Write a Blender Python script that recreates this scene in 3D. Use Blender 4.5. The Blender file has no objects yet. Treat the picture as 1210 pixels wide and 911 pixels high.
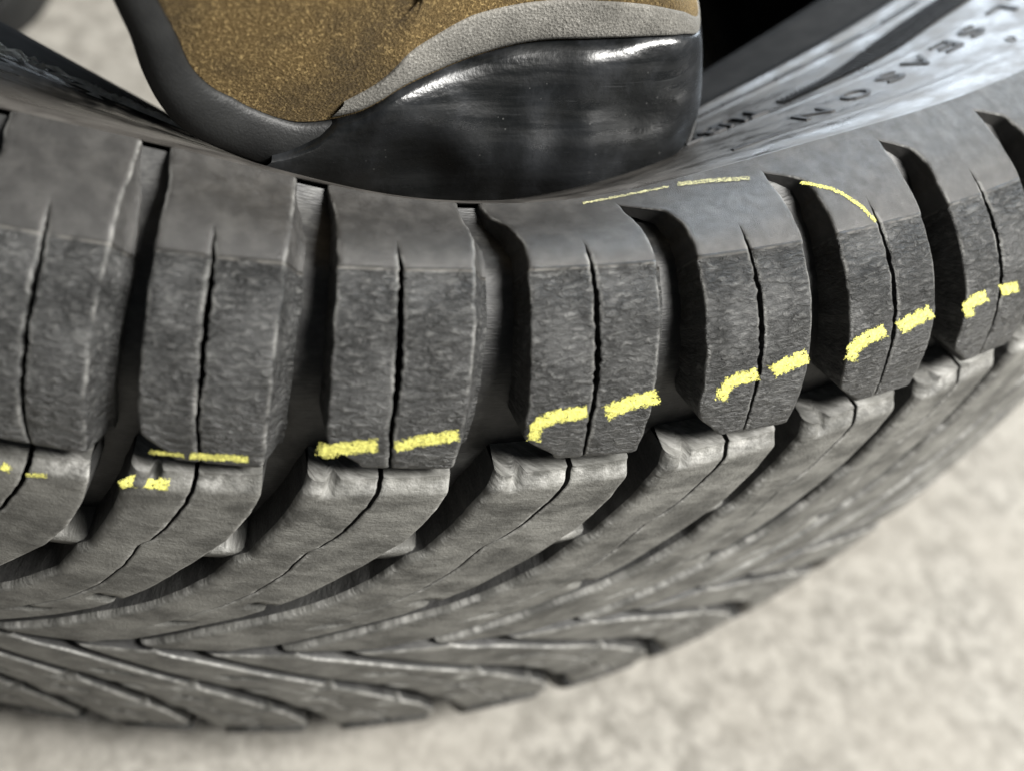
import bpy, math, random
import numpy as np
from mathutils import Matrix, Vector, noise as mnoise
# ------------------------------------------------------------------ camera, world, light
scene = bpy.context.scene
MM = 0.001
ZF = 102.2            # the tyre's own middle plane stands this far (mm) above the floor
CAM = np.array([-1.902, -401.921, 230.831])
RIGHT = np.array([0.97709463, -0.06993212, 0.20098652])
DOWN = np.array([0.05299453, -0.83474675, -0.54807796])
FWD = np.array([0.20610109, 0.54617522, -0.81192055])
cd = bpy.data.cameras.new("camera")
cam = bpy.data.objects.new("camera", cd)
scene.collection.objects.link(cam)
m = Matrix.Identity(4)
for i in range(3):
    m[i][0], m[i][1], m[i][2] = RIGHT[i], -DOWN[i], -FWD[i]
    m[i][3] = (CAM[i] + (ZF if i == 2 else 0)) * MM
cam.matrix_world = m
cd.sensor_width = 36.0
cd.lens = 1342.2 / 1210 * 36.0
cd.clip_start = 0.01
cd.clip_end = 50.0
cd.dof.use_dof = True
cd.dof.focus_distance = 0.200
cd.dof.aperture_fstop = 9.5
scene.camera = cam

world = bpy.data.worlds.new("World")
scene.world = world
world.use_nodes = True
bg = world.node_tree.nodes["Background"]
bg.inputs[0].default_value = (0.80, 0.90, 1.0, 1)
bg.inputs[1].default_value = 0.07

def area(name, loc, target, sx, sy, power, col):
    l = bpy.data.lights.new(name, 'AREA'); l.shape = 'RECTANGLE'; l.size = sx; l.size_y = sy
    l.energy = power; l.color = col
    o = bpy.data.objects.new(name, l); scene.collection.objects.link(o)
    o.location = loc
    o.rotation_euler = (Vector(target) - Vector(loc)).to_track_quat('-Z', 'Y').to_euler()
    return o
# wide workshop ceiling light, and the daylight of an open door on the far right
area("ceiling_light", (1.2, -0.68, 1.7), (0.05, -0.28, 0.1), 0.75, 0.7, 152, (1.0, 0.98, 0.94))
area("door_daylight", (1.3, 2.4, 0.95), (0.1, -0.25, 0.1), 2.4, 1.8, 120, (0.80, 0.90, 1.0))
scene.cycles.max_bounces = 6; scene.cycles.diffuse_bounces = 3; scene.cycles.glossy_bounces = 3
scene.cycles.transmission_bounces = 1; scene.cycles.caustics_reflective = False; scene.cycles.caustics_refractive = False

vs = scene.view_settings
vs.view_transform = 'Standard'; vs.look = 'None'; vs.exposure = 0.0; vs.gamma = 1.0
vs.use_curve_mapping = False
# ------------------------------------------------------------------ helpers
rng = random.Random(7)
def link(o, parent=None):
    scene.collection.objects.link(o)
    if parent: o.parent = parent
    return o
def tag(o, label=None, cat=None, group=None, kind=None):
    if label: o["label"] = label
    if cat: o["category"] = cat
    if group: o["group"] = group
    if kind: o["kind"] = kind
    return o
def to_world(P):
    P = np.array(P, float).reshape(-1, 3).copy(); P[:, 2] += ZF
    return P * MM
class MB:
    """collects grids of vertices: position (mm), uv (mm), edge distance (mm)"""
    def __init__(s): s.v = []; s.f = []; s.uv = []; s.e = []; s.n = 0
    def grid(s, P, uv=None, e=None, flip=False, closed=False):
        a, b = P.shape[:2]
        s.v.append(P.reshape(-1, 3))
        s.uv.append((uv if uv is not None else np.zeros((a, b, 2))).reshape(-1, 2))
        s.e.append((e if e is not None else np.full((a, b), 9.0)).reshape(-1))
        i, j = np.meshgrid(np.arange(a - 1), np.arange(b - (0 if closed else 1)), indexing='ij')
        j2 = (j + 1) % b
        q = np.stack([i * b + j, i * b + j2, (i + 1) * b + j2, (i + 1) * b + j], -1).reshape(-1, 4) + s.n
        if flip: q = q[:, ::-1]
        s.f.append(q); s.n += a * b
    def build(s, name, mat, parent=None, smooth=True):
        V = to_world(np.concatenate(s.v)); F = np.concatenate(s.f)
        me = bpy.data.meshes.new(name)
        me.vertices.add(len(V)); me.vertices.foreach_set("co", V.ravel())
        me.loops.add(F.size); me.loops.foreach_set("vertex_index", F.ravel().astype(np.int32))
        me.polygons.add(len(F)); me.polygons.foreach_set("loop_start", (np.arange(len(F)) * 4).astype(np.int32))
        me.update(calc_edges=True)
        uvl = me.uv_layers.new(name="tread")
        U = np.concatenate(s.uv)[F.ravel()]
        uvl.data.foreach_set("uv", U.ravel().astype(np.float32))
        at = me.attributes.new("edge", 'FLOAT', 'POINT'); at.data.foreach_set("value", np.concatenate(s.e).astype(np.float32))
        me.polygons.foreach_set("use_smooth", np.full(len(F), smooth))
        me.validate(); me.update()
        me.materials.append(mat)
        return link(bpy.data.objects.new(name, me), parent)
def interp(x, tab):
    t = sorted(tab); return np.interp(x, [q[0] for q in t], [q[1] for q in t])
def smooth_tab(tab, n=240, k=9):
    """piecewise-linear table -> rounded table"""
    t = sorted(tab); x = np.linspace(t[0][0], t[-1][0], n); y = np.interp(x, [q[0] for q in t], [q[1] for q in t])
    yp = np.pad(y, k, mode='reflect', reflect_type='odd'); w = np.hanning(2 * k + 1); y = np.convolve(yp, w / w.sum(), 'valid')
    return (x, y)
def smoothstep(x, a, b):
    t = np.clip((x - a) / (b - a), 0, 1); return t * t * (3 - 2 * t)
def nz(x, y, seed=0.0):
    return mnoise.noise(Vector((x, y, seed)))

# ------------------------------------------------------------------ the tyre's surface
# profile (radius, height) from the tread's centre line over the shoulder to the sidewall crease
_c = [(316 - (z + 2) ** 2 * 4 / 3721, z) for z in np.arange(-2, 73, 2.)]
_c += [(307.6, 80), (303.2, 86.5), (296.6, 91.8), (288.2, 95.5), (280, 97.4), (269.5, 97.7)]
def _resample(P, step=.5):
    s = np.r_[0, np.cumsum(np.hypot(*np.diff(P, axis=0).T))]
    t = np.linspace(0, s[-1], int(s[-1] / step)); x = np.interp(t, s, P[:, 0]); y = np.interp(t, s, P[:, 1])
    k = np.ones(13) / 13
    for _ in range(2):
        x = np.convolve(np.pad(x, 6, mode='reflect', reflect_type='odd'), k, 'valid')
        y = np.convolve(np.pad(y, 6, mode='reflect', reflect_type='odd'), k, 'valid')
    return np.stack([x, y], 1)
PU = _resample(np.array(_c)); SU = np.r_[0, np.cumsum(np.hypot(*np.diff(PU, axis=0).T))]; SC = SU[-1]
TN = np.gradient(PU, axis=0); TN /= np.hypot(*TN.T)[:, None]; NU = np.stack([TN[:, 1], -TN[:, 0]], 1)
BEAD = 65.0
def drop(th): return 10 * np.exp(-np.abs((th - 7.5) / 9.5) ** 2.3)     # where the foot bends the shoulder in
def phi(th): return np.radians(26 + 24 * np.exp(-((th - 6) / 20) ** 2))  # slope of the trodden sidewall
def surf(th, s, h=0.):
    th, s, h = np.broadcast_arrays(np.asarray(th, float), np.asarray(s, float), np.asarray(h, float))
    a = np.abs(s); up = s >= 0; sc = np.minimum(a, SC)
    r = np.interp(sc, SU, PU[:, 0]); z = np.interp(sc, SU, PU[:, 1])
    nr = np.interp(sc, SU, NU[:, 0]); nzz = np.interp(sc, SU, NU[:, 1])
    thw = (th + 180) % 360 - 180
    ph = np.where(up, phi(thw), np.radians(7.))
    L = np.maximum(a - SC, 0) * np.where(up, 1.0, 1.3); LL = np.minimum(L, BEAD); bl = np.clip(L / 6, 0, 1)
    nr = nr * (1 - bl) - np.sin(ph) * bl; nzz = nzz * (1 - bl) + np.cos(ph) * bl
    bul = np.where(up, .5, 2.5) * np.sin(np.pi * LL / BEAD)
    r = r - L * np.cos(ph) - bul * np.sin(ph) * (L > 0); z = z - L * np.sin(ph) + bul * np.cos(ph) * (L > 0)
    w = smoothstep(a, 106, SC)
    r = r + h * nr; z = z + h * nzz
    z = np.where(up, z - drop(thw) * w, -4 - z)
    t = np.radians(th)
    return np.stack([r * np.sin(t), -r * np.cos(t), z], -1)
def depth(s):
    return np.interp(np.abs(s), [0, 92, 104, 113, 118, 121, 123.4, 124.6], [8.4, 7.8, 6.8, 5.4, 3.6, 2.0, .8, .3])
def run_over(th): return 1 - smoothstep((np.asarray(th, float) + 180) % 360 - 180, 12.5, 15.5)   # where the grooves run on over the crest
def depth_at(s, th):
    far_ = np.interp(np.abs(s), [0, 92, 104, 113, 119, 123, 126.2], [8.4, 7.8, 6.8, 5.6, 4.3, 2.9, 1.3])
    g = run_over(th) * (np.asarray(s) > 0)
    return depth(s) * (1 - g) + far_ * g
# pitches: angle of the sipe of each shoulder block; they vary as on a real tyre
KN = 64
ANG = {-2: -7.1, -1: -2.35, 0: 3.2, 1: 9.4, 2: 15.2, 3: 20.7, 4: 25.9}
_st = (360 - 7.1 - 25.9) / 58
_ks = list(range(-14, 63)); _an = []
for k in _ks:
    if k < -2: _an.append(-7.1 - _st * (-2 - k))
    elif k <= 4: _an.append(ANG[k])
    else: _an.append(25.9 + _st * (k - 4))
def U2T(u): return np.interp(u, _ks, _an)
def uvmap(th, s): return np.stack([np.radians(th) * 305.0, np.broadcast_to(s, np.shape(th))], -1)

# block outlines: (s, position in pitches relative to the sipe)
D = 1 / 5.8
SH_L = smooth_tab([(70, -.9 * D), (71.2, -.95 * D), (75.5, -1.95 * D), (78, -2.05 * D), (95, -2.02 * D), (105, -1.98 * D), (115, -1.95 * D), (118.5, -2.1 * D), (120.5, -2.7 * D), (122.5, -3.4 * D), (126, -3.9 * D)], 400, 4)
SH_R = smooth_tab([(67, 1.9 * D), (77, 2.0 * D), (90, 2.08 * D), (105, 2.3 * D), (114, 2.4 * D), (119, 2.45 * D), (126, 2.5 * D)])
SH_S = smooth_tab([(67, 0.1 * D), (78, -.05 * D), (92, 0.02 * D), (104, .08 * D), (111, .0 * D), (126, -.1 * D)])
CE_R = smooth_tab([(69, 1.95 * D), (62, 1.9 * D), (57, 1.65 * D), (48, .92 * D), (41, -.08 * D), (35, -1.05 * D), (29, -2.05 * D), (23, -3.35 * D), (19, -4.3 * D), (13, -6.2 * D), (8, -7.8 * D), (5.2, -8.8 * D), (3.8, -9.8 * D), (1, -10.7 * D)], 300, 3)
CE_L = smooth_tab([(69, -2.25 * D), (62, -2.7 * D), (54, -3.2 * D), (42.6, -4.2 * D), (40.6, -4.75 * D), (32.4, -5.6 * D), (26.3, -6.75 * D), (22.7, -7.5 * D), (19, -8.5 * D), (13, -10.55 * D), (8, -12.1 * D), (1, -14.4 * D)], 300, 3)
CE_S = smooth_tab([(69, -.05 * D), (64, -.15 * D), (59, -.45 * D), (51, -1.2 * D), (46.5, -1.85 * D), (45.5, -2.2 * D), (37, -2.95 * D), (29.4, -3.95 * D), (22, -5.4 * D), (16, -7.0 * D), (10, -8.8 * D), (1, -12.2 * D)], 300, 2)
tab = lambda t, s: np.interp(s, t[0], t[1])

def rnd_drop(d, rho):
    d = np.minimum(np.maximum(d, 0), rho); return rho - np.sqrt(np.maximum(rho * rho - (rho - d) ** 2, 0))
def half_block(mb, k, side, rows, fl, fr, rl, rr, wl, wr, rho_top, rho_bot, drop_bot, drop_top, depth_f, sgn, warp, hfun, ncol, seed, esc=1.0, rho_l=1.0, step_r=False):
    """one raised rubber pad between the curves fl and fr (in pitches), with rounded rims and drafted walls"""
    a = np.array([0, .012, .03, .06, .1] + list(np.linspace(.1, .9, ncol)[1:-1]) + [.9, .94, .97, .988, 1])
    s0 = rows[:, None] + 0 * a[None, :]
    tl, tr = U2T(fl + k)[:, None], U2T(fr + k)[:, None]
    th = tl + (tr - tl) * a[None, :]
    s = warp(s0, th - U2T(float(k)))
    wmm = (tr - tl) * math.pi / 180 * 310
    dl, dr = a[None, :] * wmm, (1 - a[None, :]) * wmm
    d0 = np.abs(s0 - rows.min()); d1 = np.abs(rows.max() - s0)
    hh = -rnd_drop(dl, rho_l) * rl[:, None] - rnd_drop(dr, 1.0) * rr[:, None]
    hh = hh - drop_bot * (1 - smoothstep(d0, 0, rho_bot)) - drop_top * (1 - smoothstep(d1, 0, rho_top))
    hh = hh + hfun(th, s, d0, d1, dl, dr)
    dl, dr, d0 = dl * (esc if rho_l <= 1 else 1.7), dr * esc, d0 * esc
    e = np.minimum(np.minimum(dl + 9 * (1 - np.clip(rl / .25, 0, 1))[:, None], dr + 9 * (1 - np.clip(rr / .25, 0, 1))[:, None]), np.minimum(d0, d1 * .5 if drop_top > 0 else 9 + 0 * d1))
    P = surf(th, s * sgn, hh); mb.grid(P, uvmap(th, s), e, flip=(sgn < 0))
    dep = depth_f(s)
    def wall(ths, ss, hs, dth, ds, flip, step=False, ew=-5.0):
        n = 4; t = np.linspace(0, 1, n)[:, None]; q = t
        if step: t = np.array([0, .3, .62, .66, .66, 1.0])[:, None]; q = np.array([0, .35, .72, .95, 1.0, 1.06])[:, None]
        dd = depth_f(ss)[None, :] + .5
        h = hs[None, :] * (1 - t) + (-dd) * t
        tt = ths[None, :] + np.broadcast_to(dth, ths.shape)[None, :] * q; s_ = ss[None, :] + ds * t * dd / 8
        uvw = uvmap(tt, s_ + 0 * t).copy(); uvw[..., 0] += 7.5 * t * np.sign(np.mean(dth) + 1e-9); uvw[..., 1] += (4 * t if np.ptp(ss) < 8 else 0)
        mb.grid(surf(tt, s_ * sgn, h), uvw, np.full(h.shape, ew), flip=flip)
    wall(th[:, 0], s[:, 0], hh[:, 0], -wl, 0, sgn > 0)
    wall(th[:, -1], s[:, -1], hh[:, -1], wr, 0, sgn < 0, step_r)
    wall(th[0, :], s[0, :], hh[0, :], 0, -.6, sgn < 0)
    wall(th[-1, :], s[-1, :], hh[-1, :], 0, .6, sgn > 0, ew=(.7 if drop_top > 0 else -5.0))  # centre blocks: upper end wall painted pale, as though lit from above

def ragged(rows, amp, freq, seed):
    return np.array([amp * (nz(q * freq, seed * 3.7, 1.3) + .6 * nz(q * freq * 2.7, seed * 5.1, 4.2)) for q in rows])

def shoulder_block(k, mat, parent, sgn=1, shift=0.0, fine=True):
    mb = MB(); seed = k * 1.37 + (50 if sgn < 0 else 0)
    if fine: rows = np.r_[70, 70.15, 70.4, 70.8, 71.3, np.linspace(72, 126.25, 78)]
    else: rows = np.r_[70, 70.3, 71, np.linspace(72, 126.25, 22)]
    slant = min(max((k - .5) / 1.5, .12), 1.0)
    L0 = tab(SH_L, rows); L = np.where(rows > 116, -1.95 * D + (L0 + 1.95 * D) * slant, L0) + ragged(rows, .012, .22, seed); Rr = tab(SH_R, rows) + ragged(rows, .010, .2, seed + 9)
    S = tab(SH_S, rows)
    w = interp(rows, [(66, .004), (72, .007), (82, .013), (90, .018), (100, .017), (106, .010), (111.2, 0.0), (130, 0)])
    wv = np.where(w > 0, 1, 0)
    S = S + ragged(rows, .006, .5, seed + 3) * wv
    wl = w * (1 + .7 * ragged(rows, 1, 1.1, seed + 4)); wr = w * (1 + .7 * ragged(rows, 1, 1.3, seed + 6))
    rs = .28 * np.minimum(w / .006, 1)
    over = float(run_over(U2T(float(k)))) if sgn > 0 else 0.0
    outer = np.full(len(rows), .55) * (np.clip((124.0 - rows) / 8, 0.0, 1) * (1 - over) + over)
    warp = lambda s, r: s - .32 * r * np.clip((82 - s) / 12, 0, 1)
    def hf(th, s, d0, d1, dl, dr):
        step = .22 * smoothstep(s, 105.4, 105.9) * (1 - smoothstep(s, 110, 120))
        return step + 0 * th
    nc = 14 if fine else 6
    dR = 3.0 / 305 * 57.3 * np.clip(depth(rows) / 7, 0, 1); dL = .9 / 305 * 57.3 * np.clip(depth(rows) / 7, 0, 1)
    kk = k + shift
    half_block(mb, kk, 0, rows, L, S - wl, outer, rs, dL, 0, .5, .9, .5, 0., lambda s: depth_at(s * sgn, U2T(float(kk))), sgn, warp, hf, nc, seed)
    half_block(mb, kk, 1, rows, S + wr, Rr, rs, outer, 0, dR, .5, .9, .5, 0., lambda s: depth_at(s * sgn, U2T(float(kk))), sgn, warp, hf, nc, seed + 1, 1.0, 1.0, True)
    return mb.build("shoulder_block", mat, parent)

def centre_block(k, mat, parent, sgn=1, shift=0.0, fine=True):
    mb = MB(); seed = k * 2.11 + (80 if sgn < 0 else 0)
    if fine: rows = np.r_[1.0, 1.2, 1.6, 2.2, np.linspace(3, 60, 78), np.linspace(60.5, 65.8, 16)]
    else: rows = np.r_[1.0, 1.4, np.linspace(3, 60, 26), 62, 63.5, 64.6, 65.3, 65.8]
    L = tab(CE_L, rows) + ragged(rows, .009, .2, seed); Rr = tab(CE_R, rows) + ragged(rows, .008, .2, seed + 9)
    S = tab(CE_S, rows) + ragged(rows, .006, .5, seed + 3)
    w = interp(rows, [(0, 0), (9, 0.0), (16, .004), (30, .006), (44, .008), (45.5, .001), (47, .009), (60, .013), (66, .015), (69, .016)])
    rs = .28 * np.minimum(w / .006, 1); out = np.full(len(rows), .55)
    warp = lambda s, r: s + .18 * r * np.clip((s - 56) / 10, 0, 1)
    def cuts(s, dl, dr, flip):
        h = 0 * s
        for q, s0 in enumerate((15, 23.5, 32, 41, 51) if sgn < 0 else (14.5, 23)):
            side = dl if (q + flip) % 2 else dr
            if sgn > 0 and flip == 0: continue
            sl = s0 + 1.2 * nz(seed, q * 3.1, 2.2) + .22 * side
            h = h - 2.6 * np.exp(-((s - sl) / .75) ** 4) * (1 - smoothstep(side, 2.5 + 2 * (q % 2), 4.5 + 2 * (q % 2)))
        return h
    def hf(th, s, d0, d1, dl, dr):
        return cuts(s, dl, dr, 1)
    def notch(th, s, d0, d1, dl, dr):           # small moulded notch beside the upper left corner
        x = dl - 4.2
        return cuts(s, dl, dr, 0) - 2.2 * np.exp(-(x / .75) ** 4) * (1 - smoothstep(d1, 2.2, 3.6)) + .5 * np.exp(-((dl - 2.2) / 1.6) ** 4) * (1 - smoothstep(d1, 2.0, 3.5))
    nc = 16 if fine else 6; kk = k + shift
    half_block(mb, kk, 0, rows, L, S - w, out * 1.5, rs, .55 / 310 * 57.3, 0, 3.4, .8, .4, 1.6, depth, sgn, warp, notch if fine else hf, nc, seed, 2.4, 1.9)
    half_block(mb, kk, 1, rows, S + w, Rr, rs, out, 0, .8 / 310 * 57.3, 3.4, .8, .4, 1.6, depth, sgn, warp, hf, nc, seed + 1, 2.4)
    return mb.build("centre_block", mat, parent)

# ------------------------------------------------------------------ materials
class NT:
    def __init__(s, name):
        s.m = bpy.data.materials.new(name); s.m.use_nodes = True; s.t = s.m.node_tree; s.n = s.t.nodes
        s.b = s.n["Principled BSDF"]
    def new(s, typ, **kw):
        n = s.n.new(typ)
        for k, v in kw.items(): setattr(n, k, v)
        return n
    def put(s, sock, v):
        if hasattr(v, "links") or isinstance(v, bpy.types.NodeSocket): s.t.links.new(v, sock)
        else: sock.default_value = v
    def uv(s): return s.new("ShaderNodeUVMap", uv_map="tread").outputs[0]
    def obj(s, scale=1000.0):
        c = s.new("ShaderNodeTexCoord").outputs["Object"]; return s.mapping(c, (scale,) * 3)
    def mapping(s, v, scale=(1, 1, 1), rot=(0, 0, 0), loc=(0, 0, 0)):
        n = s.new("ShaderNodeMapping"); s.put(n.inputs[0], v)
        n.inputs["Scale"].default_value = scale; n.inputs["Rotation"].default_value = rot; n.inputs["Location"].default_value = loc
        return n.outputs[0]
    def noise(s, v, scale, detail=3, rough=.55, dist=0.0, lac=2.0):
        n = s.new("ShaderNodeTexNoise"); s.put(n.inputs["Vector"], v); n.inputs["Scale"].default_value = scale
        n.inputs["Detail"].default_value = detail; n.inputs["Roughness"].default_value = rough; n.inputs["Distortion"].default_value = dist
        n.inputs["Lacunarity"].default_value = lac
        return n.outputs["Fac"]
    def voronoi(s, v, scale, feature='F1'):
        n = s.new("ShaderNodeTexVoronoi", feature=feature); s.put(n.inputs["Vector"], v); n.inputs["Scale"].default_value = scale
        return n.outputs["Distance"]
    def ramp(s, v, a, b, ya=0.0, yb=1.0, smooth=True):
        n = s.new("ShaderNodeMapRange"); n.interpolation_type = 'SMOOTHSTEP' if smooth else 'LINEAR'
        s.put(n.inputs[0], v); n.inputs[1].default_value = a; n.inputs[2].default_value = b; n.inputs[3].default_value = ya; n.inputs[4].default_value = yb
        return n.outputs[0]
    def math(s, op, a, b=0.0):
        n = s.new("ShaderNodeMath", operation=op); s.put(n.inputs[0], a); s.put(n.inputs[1], b); return n.outputs[0]
    def mix(s, f, a, b):
        n = s.new("ShaderNodeMix", data_type='RGBA'); s.put(n.inputs[0], f)
        s.put(n.inputs[6], a if not isinstance(a, tuple) else (*a, 1)[:4]); s.put(n.inputs[7], b if not isinstance(b, tuple) else (*b, 1)[:4])
        return n.outputs[2]
    def attr(s, name): return s.new("ShaderNodeAttribute", attribute_name=name).outputs["Fac"]
    def bump(s, h, strength, dist, prev=None):
        n = s.new("ShaderNodeBump"); n.inputs["Strength"].default_value = strength; n.inputs["Distance"].default_value = dist
        s.put(n.inputs["Height"], h)
        if prev is not None: s.put(n.inputs["Normal"], prev)
        return n.outputs[0]
    def done(s, col, rough, normal=None, spec=.5):
        s.put(s.b.inputs["Base Color"], col if not isinstance(col, tuple) else (*col, 1)[:4]); s.put(s.b.inputs["Roughness"], rough)
        s.b.inputs["Specular IOR Level"].default_value = spec
        if normal is not None: s.put(s.b.inputs["Normal"], normal)
        return s.m
def sep_y(t, v):
    n = t.new("ShaderNodeSeparateXYZ"); t.put(n.inputs[0], v); return n.outputs[1]

def mat_shoulder():
    t = NT("worn shoulder rubber"); uv = t.uv(); s = sep_y(t, uv)
    worn = t.ramp(s, 106.2, 105.2)                                    # scrubbed zone below the mould line
    rp = t.mapping(uv, (.45, 1.0, 1), (0, 0, math.radians(-20)))
    rip = t.noise(rp, 1.05, 5, .62, .6)
    rip2 = t.noise(t.mapping(uv, (.55, 1, 1), (0, 0, math.radians(20))), 2.6, 3, .6, .3)
    patchy = t.ramp(t.noise(uv, .09, 2, .5), .35, .68, .35, 1.0)
    h = t.math('MULTIPLY', t.math('ADD', rip, t.math('MULTIPLY', rip2, .18)), t.math('MULTIPLY', worn, patchy))
    pits = t.ramp(t.voronoi(uv, .55), .0, .09, 1, 0)
    pits = t.math('MULTIPLY', pits, t.ramp(t.noise(uv, .25), .55, .7))
    fine = t.noise(uv, 6.0, 2, .6)
    h = t.math('ADD', h, t.math('ADD', t.math('MULTIPLY', fine, .07), t.math('MULTIPLY', pits, -.12)))
    nrm = t.bump(h, 1.0, .0018)
    edge = t.attr("edge"); face = t.ramp(edge, -1.5, -.5)
    wear = t.math('MULTIPLY', t.math('MULTIPLY', t.ramp(edge, .9, .05), face), t.ramp(t.noise(t.mapping(uv, (1, .35, 1)), .5, 5, .65), .40, .66))
    dust = t.math('MULTIPLY', t.ramp(t.noise(uv, .17, 6, .66), .36, .70), .7)
    base = t.mix(dust, (.016, .0165, .0163), (.050, .0505, .0495))
    smo = t.mix(t.ramp(t.noise(uv, .22, 5, .65), .38, .7), (.025, .0242, .023), (.047, .0455, .043))
    c = t.mix(worn, smo, base)
    c = t.mix(t.math('MULTIPLY', wear, .65), c, (.26, .258, .245))
    crest = t.math('MULTIPLY', t.ramp(rip, .50, .68), t.math('MULTIPLY', worn, .6))
    c = t.mix(crest, c, (.112, .112, .108))
    line = t.math('MULTIPLY', t.ramp(t.math('ABSOLUTE', t.math('SUBTRACT', s, 105.6)), .32, .05), t.ramp(t.noise(uv, .3), .35, .6))
    c = t.mix(t.math('MULTIPLY', line, .4), c, (.22, .21, .19))
    spk = t.math('MULTIPLY', t.ramp(t.voronoi(uv, .8), .05, .03), t.ramp(t.noise(uv, .06), .62, .68))
    c = t.mix(spk, c, (.5, .49, .46))
    r = t.ramp(t.noise(uv, .4, 4), .3, .7, .33, .53)
    return t.done(c, r, nrm, .5)
def mat_centre():
    t = NT("dusty tread rubber"); uv = t.uv()
    g = t.noise(uv, 1.6, 5, .65); g2 = t.noise(t.mapping(uv, (.3, 1, 1), (0, 0, .6)), .5, 3, .6)
    nrm = t.bump(t.math('ADD', t.math('MULTIPLY', g, .4), t.math('MULTIPLY', g2, .6)), 1.0, .0006)
    edge = t.attr("edge"); face = t.ramp(edge, -1.5, -.5)          # unscuffed groove walls, tinted darker to paint in the grooves' shade
    wear = t.math('MULTIPLY', t.ramp(edge, 2.4, .2), t.math('MULTIPLY', t.ramp(t.noise(uv, .45, 6, .7), .36, .66), t.ramp(t.noise(uv, .13, 3, .6), .36, .60)))  # edge scuffs, plus the painted lit look of the upper end walls
    dust = t.ramp(t.noise(t.mapping(uv, (.6, 1, 1), (0, 0, .6)), .12, 7, .68), .33, .66)
    c = t.mix(dust, (.042, .0415, .038), (.160, .158, .145))
    c = t.mix(t.math('MULTIPLY', wear, .9), c, (.34, .336, .318))
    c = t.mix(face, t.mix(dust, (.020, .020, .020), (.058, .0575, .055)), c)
    return t.done(c, t.ramp(g, .3, .7, .44, .66), nrm, .5)
def mat_groove():
    t = NT("groove rubber"); uv = t.uv()
    hatch = t.noise(t.mapping(uv, (.35, 2.2, 1)), 1.1, 2, .5)
    nrm = t.bump(hatch, .5, .00022)
    c = t.mix(t.ramp(t.noise(uv, .2, 5, .65), .4, .72), (.020, .020, .020), (.060, .0595, .057))
    return t.done(c, .5, nrm, .5)
def mat_sidewall():
    t = NT("sidewall rubber"); uv = t.uv()
    g = t.noise(uv, .9, 4, .6); lo = t.noise(t.mapping(uv, (.5, 1, 1), (0, 0, .3)), .15, 6, .64)
    nrm = t.bump(t.math('ADD', t.math('MULTIPLY', g, .06), lo), .5, .0006)
    c = t.mix(t.ramp(lo, .38, .68), (.040, .037, .034), (.085, .080, .073))
    return t.done(c, t.ramp(lo, .34, .66, .26, .55), nrm, .55)
def mat_flat(name, col, rough, col2=None, scale=.3, spec=.5, bump=0.0):
    t = NT(name); o = t.obj(); n = t.noise(o, scale, 4, .6)
    c = t.mix(t.ramp(n, .38, .66), col, col2 or col)
    return t.done(c, rough, t.bump(t.noise(o, 2.0, 3), .5, bump) if bump else None, spec)
def mat_chalk(name, a, b):
    t = NT(name); o = t.obj(); n = t.noise(o, 1.3, 4, .65)
    c = t.mix(t.ramp(n, .34, .62), a, b)
    return t.done(c, .7, t.bump(t.noise(o, 2.2, 4, .7), .8, .0002), .3)
def mat_suede(name, dark, mid, light, bump):
    t = NT(name); o = t.obj()
    f1 = t.noise(o, 1.7, 6, .78); f2 = t.noise(o, .04, 4, .6)
    v = t.voronoi(o, 1.9)
    c = t.mix(t.ramp(f2, .38, .62), dark, mid)
    c = t.mix(t.math('MULTIPLY', t.math('MULTIPLY', t.ramp(f1, .50, .66), t.ramp(f2, .38, .62, .18, 1.0)), .85), c, light)
    h = t.math('ADD', f1, t.math('MULTIPLY', v, .5))
    m = t.done(c, .78, t.bump(h, .9, bump), .35)
    t.b.inputs["Sheen Weight"].default_value = .25; t.b.inputs["Sheen Roughness"].default_value = .45
    t.b.inputs["Sheen Tint"].default_value = (*light, 1)
    return m
def mat_toecap():
    t = NT("black toe cap rubber"); o = t.obj()
    sc = t.noise(t.mapping(o, (.12, .12, 1.1), (0, .5, 0)), .35, 4, .65); lo = t.noise(o, .045, 4, .6)
    scr = t.ramp(t.noise(t.mapping(o, (.05, .05, 2.0), (.5, 1.1, .7)), .7, 4, .6, 1.2), .67, .72)
    c = t.mix(t.ramp(lo, .42, .7), (.0045, .005, .0052), (.013, .014, .0155))
    c = t.mix(t.math('MULTIPLY', scr, .18), c, (.10, .105, .11))
    spk = t.math('MULTIPLY', t.ramp(t.voronoi(o, .5), .10, .06), t.ramp(t.noise(o, .06), .57, .62))
    c = t.mix(t.math('MULTIPLY', spk, .12), c, (.45, .45, .43))
    smear = t.ramp(t.noise(t.mapping(o, (1, 1, .35)), .12, 5, .65), .48, .72)
    c = t.mix(t.math('MULTIPLY', smear, .35), c, (.034, .036, .040))
    nrm = t.bump(t.math('ADD', t.noise(o, .045, 1, .4), t.math('MULTIPLY', t.noise(o, .9, 2, .6), .006)), .9, .014)
    return t.done(c, t.ramp(sc, .35, .68, .22, .44), nrm, .5)
def mat_floor():
    t = NT("pale mottled concrete"); o = t.obj()
    a = t.noise(o, .12, 7, .7, .2); b = t.noise(o, .012, 4, .55); g = t.noise(o, .5, 4, .7)
    c = t.mix(t.ramp(a, .33, .66), (.128, .121, .106), (.265, .254, .228))
    c = t.mix(t.math('MULTIPLY', t.ramp(b, .35, .65), .5), c, (.245, .23, .202))
    c = t.mix(t.math('MULTIPLY', t.ramp(g, .58, .72), .45), c, (.15, .14, .122))
    c = t.mix(t.math('MULTIPLY', t.ramp(t.voronoi(o, .09), .16, .05), .5), c, (.17, .158, .14))
    return t.done(c, .85, t.bump(t.math('ADD', a, t.math('MULTIPLY', g, .4)), .6, .0012), .3)
M_SH, M_CE, M_GR, M_SW = mat_shoulder(), mat_centre(), mat_groove(), mat_sidewall()
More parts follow.
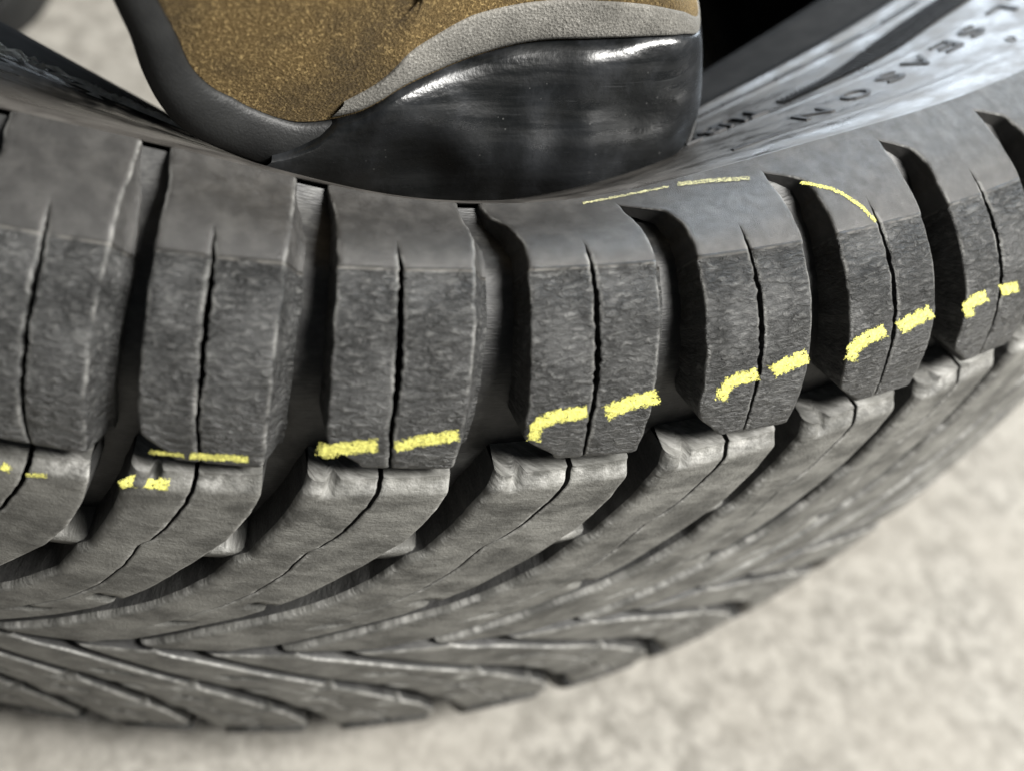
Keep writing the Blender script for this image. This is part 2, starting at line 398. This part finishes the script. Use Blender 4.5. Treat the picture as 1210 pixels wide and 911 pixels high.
M_BEAD = mat_flat("bead rubber", (.010, .010, .010), .8, (.016, .016, .016), .2, .12, .0001)
M_LINER = mat_flat("inner liner rubber", (.010, .010, .010), .6, (.016, .015, .014), .1)
M_LET = mat_flat("raised letter rubber", (.020, .020, .021), .55, (.036, .036, .037), .4, .32)
M_CH = mat_chalk('yellow wax crayon', (.42, .40, .10), (.66, .635, .17)); M_CH2 = mat_chalk('rubbed yellow wax crayon', (.25, .245, .14), (.44, .43, .24))
M_DUST = mat_flat("pale flaked dust", (.62, .60, .55), .85, (.80, .78, .72), .8, .3, .0001)

# ------------------------------------------------------------------ floor
def make_floor():
    me = bpy.data.meshes.new("floor"); q = 3.0
    me.from_pydata([(-q, -q, 0), (q, -q, 0), (q, q, 0), (-q, q, 0)], [], [(0, 1, 2, 3)])
    me.materials.append(mat_floor())
    tag(link(bpy.data.objects.new("floor", me)), kind="structure")
make_floor()

# ------------------------------------------------------------------ tyre
tyre = link(bpy.data.objects.new("tyre", None))
tag(tyre, "worn black all-season tyre lying on its side on concrete, shoulder blocks marked with yellow crayon", "tyre")
TH = np.r_[np.arange(-60, 80, .5), np.arange(80, 300, 2.)]
def ring_part(name, rows, hs, mat, uvs=None):
    mb = MB(); th = np.broadcast_to(TH[None, :], (len(rows), len(TH))); s = rows[:, None] + 0 * th; h = hs(s, th) if callable(hs) else hs[:, None] + 0 * th
    P = surf(th, s, h)
    P = np.concatenate([P, P[:, :1]], 1); uv = uvmap(np.concatenate([th, th[:, :1] + 360], 1), np.concatenate([s, s[:, :1]], 1))
    mb.grid(P, uv); return mb.build(name, mat, tyre)
rows = np.linspace(-126.2, 126.2, 180)
ring_part("casing", rows, lambda s, th: -depth_at(s, th), M_GR)
for sg in (1, -1):
    rows = np.r_[123.4, 123.7, 124.1, np.linspace(124.5, 126.2, 8)]
    hb = np.r_[-.95, -.4, -.03, np.full(8, .012)]
    ring_part("shoulder_band", rows * sg, (lambda s, th: hb[:, None] * (1 - run_over(th)) - 4.5 * run_over(th)) if sg > 0 else hb, M_SH)
for sg in (1, -1):
    rows = np.r_[126.2, 126.35, 126.55, 126.8, 127.1, np.linspace(127.6, SC + 47, 90)]
    a = rows - SC
    h = -.75 * smoothstep(rows, 126.2, 126.5) * (1 - smoothstep(rows, 126.6, 132.5))
    for c0, w0, d0 in ((8.2, .5, .12), (24.0, .5, .15), (39.5, .6, .35), (43.0, .6, -.4), (45.5, .5, .4)):
        h = h + d0 * np.exp(-((a - c0) / w0) ** 2)
    o = ring_part("sidewall", rows * sg, h, M_SW)
    rows = np.r_[np.linspace(SC + 47, SC + BEAD, 18)]
    h = np.interp(rows - SC, [47, 49, 56.5, 58, 59, 63, 64.3, 65], [.2, -.5, .4, .5, .9, .9, .4, -.8])
    # round the bead over and run back as its inner face
    r2 = np.r_[rows, np.array([65.6, 65.8, 65.2, 63, 58, 50]) + SC]; h2 = np.r_[h, [-3, -6.5, -10, -12.5, -12, -11]]
    ring_part("bead", r2 * sg, h2, M_BEAD)
rows = np.r_[np.linspace(-SC - 50, -SC, 12), np.linspace(-SC + 3, SC - 3, 60), np.linspace(SC, SC + 50, 12)]
hs = np.where(np.abs(rows) > SC, -11, -np.interp(np.abs(rows), [0, 95, SC], [16, 16, 11.]))
ring_part("inner_liner", rows, hs, M_LINER)

SHOULDER = {}; CENTRE = {}
far = {}
for k in range(-2 - 5, KN - 7):
    fine = -6 <= k <= 10
    for sg, shift in ((1, 0.0), (-1, 0.47)):
        if fine:
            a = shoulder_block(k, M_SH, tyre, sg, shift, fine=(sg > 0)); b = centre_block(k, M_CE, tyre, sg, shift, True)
            if sg > 0: SHOULDER[k] = a; CENTRE[k] = b
        elif (k if k >= 0 else k + KN) and sg not in far:
            far[sg] = (None,)
base_k = 30
for sg, shift in ((1, 0.0), (-1, 0.47)):
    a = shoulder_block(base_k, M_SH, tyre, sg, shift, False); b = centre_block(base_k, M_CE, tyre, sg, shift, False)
    for k in range(11, KN - 6):
        if k == base_k: continue
        for src in (a, b):
            c = src.copy(); c.rotation_euler.z = math.radians(_st * (k - base_k)); link(c, tyre)
# small tie bars that bridge the grooves of the tread
def tie_bar(k):
    mb = MB(); sr = np.array([32., 35, 37.5, 40.6, 41.6, 42.0]); a = np.linspace(0, 1, 5)
    tl = U2T(k + tab(CE_R, sr) - .01)[:, None]; tr = U2T(k + 1 + tab(CE_L, sr) + .03)[:, None]
    th = tl + (tr - tl) * a[None, :]; s = sr[:, None] + 0 * th
    h = np.array([-7.8, -5.0, -3.0, -1.9, -2.1, -2.7])[:, None] + 0 * th
    mb.grid(surf(th, s, h), uvmap(th, s), np.array([3, 3, 3, 1.5, .4, .2])[:, None] + 0 * th)
    hh = np.stack([h[-1], np.full(5, -8.7)]); tt = np.stack([th[-1]] * 2); ss = np.stack([s[-1], s[-1] + .8])
    mb.grid(surf(tt, ss, hh), uvmap(tt, ss), np.full(tt.shape, .2))
    return mb.build("tie_bar", M_CE, tyre)
for k in range(-5, 9): tie_bar(k)

# raised lettering of the sidewall: each glyph is bent onto the rubber
FONT = bpy.data.fonts.load("<builtin>") if "Bfont" not in bpy.data.fonts else bpy.data.fonts["Bfont"]
def glyph(ch):
    cu = bpy.data.curves.new("glyph", 'FONT'); cu.body = ch; cu.font = FONT; cu.size = 1.0; cu.extrude = .02; cu.resolution_u = 3; cu.offset = .0
    o = bpy.data.objects.new("glyph", cu); scene.collection.objects.link(o)
    dg = bpy.context.evaluated_depsgraph_get(); me = bpy.data.meshes.new_from_object(o.evaluated_get(dg))
    bpy.data.objects.remove(o); return me
def place_text(items, wid, hei, lift, name, mat):
    """items: (char, centre angle, centre s); glyphs read from the tyre's middle side, so they stand head-down here"""
    import bmesh
    bm = bmesh.new(); V = []
    for ch, tc, scn in items:
        me = glyph(ch); co = np.array([v.co[:] for v in me.vertices])
        cx = (co[:, 0].min() + co[:, 0].max()) / 2; hx = max(co[:, 0].max() - co[:, 0].min(), .1)
        x = (co[:, 0] - cx) / max(hx, .45) * wid; y = (co[:, 1] - .36) / .72 * hei; z = (co[:, 2] > 0)
        s = scn - y                                     # letter tops point to the tread
        rr_ = 245.0; th = tc - np.degrees(x / rr_)
        P = to_world(surf(th, s, np.where(z, lift, -.25))).tolist()
        vs_ = [bm.verts.new(p) for p in P]
        for f_ in me.polygons:
            try: bm.faces.new([vs_[i] for i in f_.vertices])
            except ValueError: pass
    me = bpy.data.meshes.new(name); bm.to_mesh(me); bm.free(); me.materials.append(mat)
    return link(bpy.data.objects.new(name, me), tyre)
LT = [('N', 22.9, 141.0), ('O', 25.9, 143.2), ('S', 28.6, 144.8), ('A', 31.0, 145.9), ('E', 33.4, 146.6), ('S', 35.7, 147.0), ('L', 38.9, 147.5), ('L', 41.3, 147.8), ('A', 43.7, 148.0)]
o = place_text(LT, 6.8, 5.0, .4, "raised_lettering", M_LET); o["label"] = "raised words ALL SEASON moulded on the sidewall"
TB = [(c, 21.9 - i * 1.22, 154.2 - .25 * i) for i, c in enumerate("TUBELESS")]
o = place_text(TB, 4.0, 5.8, .6, "raised_lettering", M_LET); o["label"] = "raised word TUBELESS moulded on the sidewall"
# a moulded dash, a vent spot and the serrated band
def pad(name, t0, t1, s0, s1, h, mat, n=8, taper=.2):
    mb = MB(); th = np.linspace(t0, t1, n)[None, :] + np.zeros((5, 1)); q = np.array([0, .12, .5, .88, 1])[:, None]
    sa = np.linspace(s0[0], s0[1], n)[None, :]; sb = np.linspace(s1[0], s1[1], n)[None, :]
    s = sa + (sb - sa) * q; hh = np.array([-.2, h, h, h, -.2])[:, None] + 0 * th
    mb.grid(surf(th, s, hh), uvmap(th, s)); return mb.build(name, mat, tyre)
pad("moulded_bar", 17.8, 20.1, (134.2, 135.2), (135.4, 136.6), .35, M_LET)
mb = MB(); aa = np.linspace(0, 2 * math.pi, 25)[:-1]
for rad, rad2, h in ((0.9, 1.25, .25),):
    rr = np.array([rad - .25, rad, rad2, rad2 + .3])[:, None]; hh = np.array([-.2, h, h, -.2])[:, None] + 0 * aa[None, :]
    th = 35.7 + np.degrees(rr * np.cos(aa)[None, :] / 245); s = 137.6 + rr * np.sin(aa)[None, :]
    mb.grid(surf(th, s, hh), uvmap(th, s), closed=True)
mb.build("vent_ring", M_SW, tyre)
mb = MB()
for i in range(100):                                    # serrations: fine ribs across the band
    t0 = 23.6 + i * .31
    w = 3.0 + 4.2 * smoothstep(np.array(t0), 25, 33); sm = 154.6 + 6.4 * smoothstep(np.array(t0), 23, 38)
    for part in ((0, .5), (.5, 1.0)) if t0 > 31 else ((0, 1.0),):
        a0, a1 = sm - w / 2 + part[0] * w, sm - w / 2 + part[1] * w - .25
        th = t0 + (.15 if part[0] else 0) + np.array([0, .03, .12, .15])[None, :] + np.zeros((3, 1)); s = np.linspace(a0, a1, 3)[:, None] + 0 * th
        mb.grid(surf(th, s, np.array([-.1, .5, .5, -.1])[None, :] + 0 * th), uvmap(th, s))
mb.build("serrated_band", M_LET, tyre)
# size marks near the bead
for t0, t1 in ((26.2, 28.2), (30.4, 33.0), (35.0, 38.5), (22.6, 23.8)):
    pad("moulded_bar", t0, t1, (SC + 40.2, SC + 40.2), (SC + 42.0, SC + 42.0), .25, M_LET)

# yellow crayon marks on the blocks (angle, s of both rims along each stroke)
CHALK = [[-2,"c",[[-7.95,64.36,-8.05,62.78],[-7.85,64.07,-7.95,62.49],[-7.74,63.77,-7.84,62.19],[-7.64,63.47,-7.74,61.88]]],[-2,"c",[[-7.29,63.11,-7.33,61.94],[-7.08,63.16,-7.12,61.99],[-6.87,63.21,-6.91,62.04],[-6.67,63.25,-6.7,62.08]]],[-1,"c",[[-4.67,63.42,-4.65,61.4],[-4.37,64.33,-4.36,62.28],[-4.06,64.7,-4.09,62.6],[-3.76,64.48,-3.8,62.38],[-3.47,64.51,-3.5,62.4],[-3.18,64.52,-3.21,62.41]]],[-1,"s",[[-3.72,72.87,-3.74,71.64],[-3.39,72.79,-3.41,71.56],[-3.06,72.7,-3.08,71.47],[-2.73,72.59,-2.74,71.36]]],[-1,"s",[[-2.61,72.98,-2.62,71.12],[-2.27,73.03,-2.28,71.18],[-1.93,73.07,-1.94,71.22],[-1.59,73.1,-1.6,71.24],[-1.25,73.11,-1.26,71.25],[-0.91,73.11,-0.91,71.25]]],[0,"s",[[1.06,77.0,0.96,73.7],[1.3,76.41,1.32,72.9],[1.55,76.89,1.66,73.47],[1.86,77.21,1.96,73.79],[2.17,77.48,2.26,74.07],[2.47,77.73,2.57,74.34],[2.78,77.98,2.88,74.6]]],[0,"s",[[3.2,77.21,3.34,74.21],[3.51,77.74,3.66,74.76],[3.83,78.25,3.97,75.3],[4.16,78.7,4.29,75.75],[4.49,78.98,4.61,76.03],[4.82,79.25,4.94,76.31],[5.16,79.51,5.28,76.57]]],[1,"s",[[7.37,75.84,7.87,75.34],[7.32,78.98,7.81,77.55],[7.57,81.43,7.92,78.67],[7.97,82.22,8.19,79.11],[8.35,82.56,8.53,79.43],[8.73,82.73,8.89,79.59],[9.11,82.89,9.27,79.75]]],[1,"s",[[9.6,82.14,9.95,78.72],[9.94,82.94,10.27,79.56],[10.31,83.61,10.59,80.21],[10.7,83.98,10.94,80.55],[11.07,84.31,11.32,80.91],[11.45,84.63,11.7,81.24]]],[2,"s",[[13.61,80.27,14.18,79.09],[13.61,82.74,14.15,81.0],[13.85,84.56,14.26,81.96],[14.25,85.29,14.51,82.41],[14.64,85.49,14.86,82.56],[15.02,85.65,15.24,82.71]]],[2,"s",[[15.41,85.49,15.77,82.26],[15.75,86.04,16.11,82.83],[16.12,86.55,16.45,83.34],[16.5,86.91,16.82,83.69],[16.88,87.25,17.19,84.04]]],[3,"s",[[18.53,83.01,19.24,81.47],[18.56,85.36,19.22,83.29],[18.86,86.97,19.37,84.15],[19.27,87.82,19.65,84.74],[19.72,88.09,20.02,84.95],[20.13,88.31,20.44,85.17]]],[3,"s",[[20.58,87.92,21.0,84.58],[21.09,88.49,21.51,85.16],[21.62,89.0,22.02,85.67],[22.17,89.46,22.56,86.13]]],[4,"s",[[23.93,83.76,24.7,82.88],[23.77,87.18,24.51,85.04],[24.36,88.55,24.77,85.36],[25.02,88.36,25.31,85.09]]],[4,"s",[[25.63,88.13,25.86,85.22],[25.98,87.92,26.22,84.97],[26.33,87.7,26.59,84.7],[26.7,87.46,26.97,84.41]]],[1,"s",[[10.56,125.32,10.51,124.16],[10.99,125.46,10.94,124.34],[11.42,125.56,11.37,124.46],[11.85,125.61,11.79,124.52],[12.27,125.62,12.22,124.54],[12.7,125.61,12.64,124.54],[13.12,125.56,13.06,124.51],[13.54,125.49,13.48,124.44],[13.96,125.39,13.9,124.35]]],[2,"s",[[14.34,125.88,14.2,124.05],[14.73,125.52,14.58,123.67],[15.11,125.13,14.95,123.28],[15.49,124.74,15.33,122.87],[15.87,124.26,15.69,122.4],[16.25,123.76,16.06,121.9],[16.62,123.26,16.43,121.4],[17.0,122.75,16.8,120.9]]],[3,"s",[[18.61,118.59,18.37,117.18],[18.94,117.45,18.71,116.08],[19.28,116.36,19.05,115.03],[19.64,115.25,19.39,114.05],[19.92,113.69,19.65,112.65],[20.17,112.07,19.89,111.14],[20.4,110.35,20.11,109.58],[20.57,108.49,20.28,107.83],[20.76,106.73,20.48,106.09]]]]
for ci, (k, kind, row) in enumerate(CHALK):
    A = np.array(row); n0 = len(A); t = np.arange(n0)
    if A[0, 1] > 112:
        mid = (A[:, :2] + A[:, 2:]) / 2; A = np.c_[mid + (A[:, :2] - mid) * .62, mid + (A[:, 2:] - mid) * .62]
    length = np.sum(np.hypot(np.diff(A[:, 0]) * 5.4, np.diff(A[:, 1]))); wid = np.mean(np.hypot((A[:, 0] - A[:, 2]) * 5.4, A[:, 1] - A[:, 3]))
    nu, nv = max(6, int(length / .11)), max(6, int(wid / .11))
    tt = np.linspace(0, n0 - 1, nu); E = np.stack([np.interp(tt, t, A[:, j]) for j in range(4)], 1)
    vs_, fs, idx = [], [], {}
    thin = wid < 1.6
    for i in range(nu - 1):
        for j in range(nv - 1):
            v = (j + .5) / (nv - 1); u = i / (nu - 1)
            th = E[i, 0] + (E[i, 2] - E[i, 0]) * v; s = E[i, 1] + (E[i, 3] - E[i, 1]) * v
            ed = min(v, 1 - v, u * length / wid, (1 - u) * length / wid) * 2
            X = th * 5.4
            rag = nz(X * .8, s * .8, ci) * .35 + nz(X * 2.2, s * 2.2, ci + 5.) * .25
            grain = nz(X * 1.0 + s * .45, s * 2.4 - X * .5, ci + 7.) + .5 * nz(X * 4, s * 4, ci + 2.)
            cover = min(1.0, max(0.0, (ed + rag) / .45)) * (.74 if thin else .98) - max(0.0, grain - .22) * 1.3
            if rng.random() > cover: continue
            q = []
            for di, dj in ((0, 0), (1, 0), (1, 1), (0, 1)):
                key = (i + di, j + dj)
                if key not in idx:
                    idx[key] = len(vs_); v2 = key[1] / (nv - 1); e = E[key[0]]
                    th2, s2 = e[0] + (e[2] - e[0]) * v2, e[1] + (e[3] - e[1]) * v2
                    jit = nz(th2 * 9, s2 * 2, 3.3) * .06
                    off = .09 + .05 * nz(th2 * 12, s2 * 2.4, 9.1)
                    if kind == 's': off += .22 * float(smoothstep(np.array(s2), 105.2, 105.7) * (1 - smoothstep(np.array(s2), 112, 121)))
                    if kind == 'c': off -= 1.6 * float(1 - smoothstep(np.array(65.8 - s2), 0, 3.4))
                    vs_.append(surf(th2 + jit * .1, s2 + jit, off).tolist())
                q.append(idx[key])
            fs.append(q)
    if not fs: continue
    me = bpy.data.meshes.new("crayon_mark"); me.from_pydata(to_world(vs_).tolist(), [], fs); me.materials.append(M_CH2 if row[0][1] > 120 else M_CH)
    me.polygons.foreach_set("use_smooth", [True] * len(fs))
    link(bpy.data.objects.new("crayon_mark", me), (SHOULDER if kind == 's' else CENTRE)[k])["label"] = "yellow crayon stroke drawn across the block"
# pale flakes of dust along the bead on the left
for i in range(70):
    t0 = -19 + 14.5 * rng.random() ** .8; s0 = SC + 46.5 - abs(rng.gauss(0, 4.0)); r0 = .4 + 1.7 * rng.random() ** 2
    n = 9; an = [2 * math.pi * q / n for q in range(n)]; rr = [r0 * (.5 + .8 * rng.random()) for _ in an]
    P = [surf(t0, s0, 1.5)] + [surf(t0 + math.degrees(rr[q] * 2.2 * math.cos(an[q]) / 230), s0 + rr[q] * .6 * math.sin(an[q]), .75) for q in range(n)]
    me = bpy.data.meshes.new("dust_flake"); me.from_pydata(to_world(P).tolist(), [], [(0, 1 + q, 1 + (q + 1) % n) for q in range(n)]); me.materials.append(M_DUST)
    link(bpy.data.objects.new("dust_flake", me), tyre)

# ------------------------------------------------------------------ shoe treading on the sidewall
t7 = math.radians(7); EN = np.array([math.sin(t7), -math.cos(t7), 0]); ET = np.array([math.cos(t7), math.sin(t7), 0]); EZ = np.array([0, 0, 1.])
# station: ox, oz, lean(deg), ynear, yfar, v_sole, v_seam, v_top
ST = np.array([
 (60., 68, -13, 40, 52, 24, 29, 31), (59.3, 66, -13, 30, 62, 24, 31, 35), (57.3, 64.5, -13, 19, 73, 22, 35, 40),
 (53., 63.3, -11, 9, 83, 18, 37.5, 45), (46., 62.5, -8, 3.5, 88, 13, 40, 52), (35.0, 62, -3, 1, 92, 9, 41, 58),
 (22.0, 62, 0, 0, 94, 6, 40.6, 64), (5.0, 62, 0, 0, 95, 6, 38.5, 69), (-8.0, 63.5, 3, 0, 95, 6.5, 33.5, 72),
 (-19., 67, 10, 0, 94, 18, 27, 73), (-30., 73, 26, 0, 93, 16.6, 18, 74), (-39.6, 78.4, 40, 0, 92, 12.2, 12.6, 75),
 (-46., 82.2, 50, 0, 92, 12.0, 12.1, 75), (-51.6, 86.6, 58, 0, 90, 12.0, 12.1, 75), (-54.2, 91.5, 66, 0, 88, 9.9, 10, 75),
 (-56., 97, 72, 0, 88, 8.2, 8.3, 76), (-57.6, 105, 75, 0, 87, 7.2, 7.3, 77), (-59.8, 112.5, 76, 0, 86, 6.6, 6.7, 78),
 (-65., 134, 76, 3, 84, 7, 7.1, 82), (-72., 162, 76, 6, 82, 8, 8.1, 88), (-81., 197, 76, 8, 80, 11, 11.1, 92),
 (-89., 230, 76, 12, 76, 12, 12.1, 90), (-93., 247, 76, 26, 62, 12, 12.1, 84)], float)
CAP_LO = [(-41.5, 2.2), (-36, 3), (-30, 4), (-20, 5), (0, 5.5), (22, 6), (34, 9), (43, 13), (49, 18), (52.5, 22), (55, 24)]
CAP_HI = [(-41.5, 2.6), (-37, 8.5), (-33, 14), (-29, 30), (-25, 90), (60, 90)]
sd = np.r_[0, np.cumsum(np.hypot(np.diff(ST[:, 0]), np.diff(ST[:, 1])) + .6 * np.abs(np.diff(ST[:, 3])) * .3)]
def catmull(x, xs, ys):
    m_ = np.gradient(ys, xs); i = np.clip(np.searchsorted(xs, x) - 1, 0, len(xs) - 2); h = xs[i + 1] - xs[i]; t = (x - xs[i]) / h
    lim = lambda a, d: np.where(np.sign(a) == np.sign(d), np.sign(a) * np.minimum(np.abs(a), 3 * np.abs(d)), 0 * a)
    d = (ys[i + 1] - ys[i]) / h
    return (2*t**3-3*t**2+1)*ys[i] + (t**3-2*t**2+t)*h*lim(m_[i], d) + (-2*t**3+3*t**2)*ys[i+1] + (t**3-t**2)*h*lim(m_[i+1], d)
NS = 150
sx = np.linspace(0, sd[-1], NS); SP = np.stack([catmull(sx, sd, ST[:, j]) for j in range(8)], 1)
def shoe_pt(i, y, v, off=0.0):
    ox, oz, le = SP[i, 0], SP[i, 1], math.radians(SP[i, 2])
    x = ox + v * math.sin(le); z = oz + v * math.cos(le)
    tilt = -.12 * max(y, 0)                                   # the shoe tips a little towards the hole
    return EN * (251.5 - y + off) + ET * x + EZ * (z + tilt)
def side_y(i, v, far=False):
    yn, yf, vs_ = SP[i, 3], SP[i, 4], SP[i, 6]; q = min(v / max(vs_, 1), 1.2)
    b = 2.2 * math.sin(math.pi * min(q, 1) * .8 + .2) - (4.0 + 5 * min(max((vs_ - 25) / 15, 0), 1)) * q * q * min(vs_ / 40, 1) + (2.5 * (1 - q * 4) ** 2 * -1 if q < .25 else 0)
    return yf + b if far else yn - b
def rim_grid(name, mat, i0, i1, fa, fb, n, off, far, parent, under=1.6):
    """a strip of the shoe's flank between heights fa(i) and fb(i), with turned-in rims"""
    idx_ = range(i0, i1); qs = [0, 0, .03, .08] + list(np.linspace(.14, .86, n)) + [.92, .97, 1, 1]
    lift = [-under, off * .3, off * .7, off * .92] + [off] * n + [off * .92, off * .7, off * .3, -under]
    P = np.zeros((len(idx_), len(qs), 3))
    for a_, i in enumerate(idx_):
        for b_, (q, l) in enumerate(zip(qs, lift)):
            v = fa(i) + (fb(i) - fa(i)) * q
            y = side_y(i, v, far)
            P[a_, b_] = shoe_pt(i, y + (l if far else -l), v)
    mb = MB(); mb.grid(P); return mb.build(name, mat, parent)
M_CAP = mat_toecap()
M_SOLE = mat_flat("dark grey sole rubber", (.007, .0073, .0075), .5, (.014, .0145, .0145), .06, .35, .0002)
M_SUEDE = mat_suede("brown rough suede", (.030, .018, .005), (.115, .070, .019), (.64, .46, .20), .0018)
M_NUB = mat_suede("greyed suede overlay", (.10, .096, .085), (.20, .192, .172), (.38, .368, .34), .0005)
def make_shoe():
    root = link(bpy.data.objects.new("shoe", None))
    icap = int(np.argmin(np.abs(SP[:, 0] + 41.3)))
    for far in (False, True):
        rim_grid("sole_edge", M_SOLE, 0, NS, lambda i: 0.0, lambda i: SP[i, 5], 6, .7, far, root)
        rim_grid("toe_cap", M_CAP, 0, icap, lambda i: float(interp(SP[i, 0], CAP_LO)), lambda i: min(SP[i, 6], float(interp(SP[i, 0], CAP_HI))), 16, 2.1, far, root)
    mb = MB(); P = np.array([[shoe_pt(i, side_y(i, 0) + (side_y(i, 0, True) - side_y(i, 0)) * q, 0.4) for q in np.linspace(0, 1, 8)] for i in range(NS)])
    mb.grid(P); mb.build("outsole", M_SOLE, root)
    def top(i, be, off):
        vs_ = SP[i, 6]; ya, yb = side_y(i, vs_) , side_y(i, vs_, True); yc = (ya + yb) / 2; a = (yb - ya) / 2
        y = yc - (a + off) * math.cos(be); v = vs_ + (SP[i, 7] - vs_ + off) * math.sin(be) ** .85 if be > 0 else vs_
        return shoe_pt(i, y, v)
    bs = np.linspace(-.0, math.pi, 60); P = np.array([[top(i, max(b, 0) if b < math.pi else math.pi - 1e-6, 0) for b in bs] for i in range(NS)])
    mb = MB(); mb.grid(P); mb.build("suede_upper", M_SUEDE, root)
    iov = int(np.argmin(np.abs(SP[:, 0] + 36)))
    P = []
    for i in range(0, iov):
        w = (.16 + .10 * min(1, max(SP[i, 0] + 12, 0) / 45)) * min(1, (iov - i) / 18) ** .6 + .02
        P.append([top(i, b, o_) for b, o_ in zip([.0, .01] + list(np.linspace(.03, w, 12)) + [w + .006, w + .008], [-.5, .5] + [.8] * 12 + [.5, -.8])])
    mb = MB(); mb.grid(np.array(P)); mb.build("suede_overlay", M_NUB, root)
    return root
shoe = make_shoe()
tag(shoe, "brown suede shoe with black rubber toe cap, heel raised, treading on the tyre", "shoe")

def copy_tree(o, parent=None):
    q = o.copy(); link(q, parent)
    for ch in list(o.children): copy_tree(ch, q)
    return q
other = copy_tree(shoe)
other.rotation_euler.z = math.radians(-12)
other.location = (-0.140, 0.222, -0.163)
tag(other, "dark blurred toe of a second shoe at the top left corner, on the floor", "shoe")
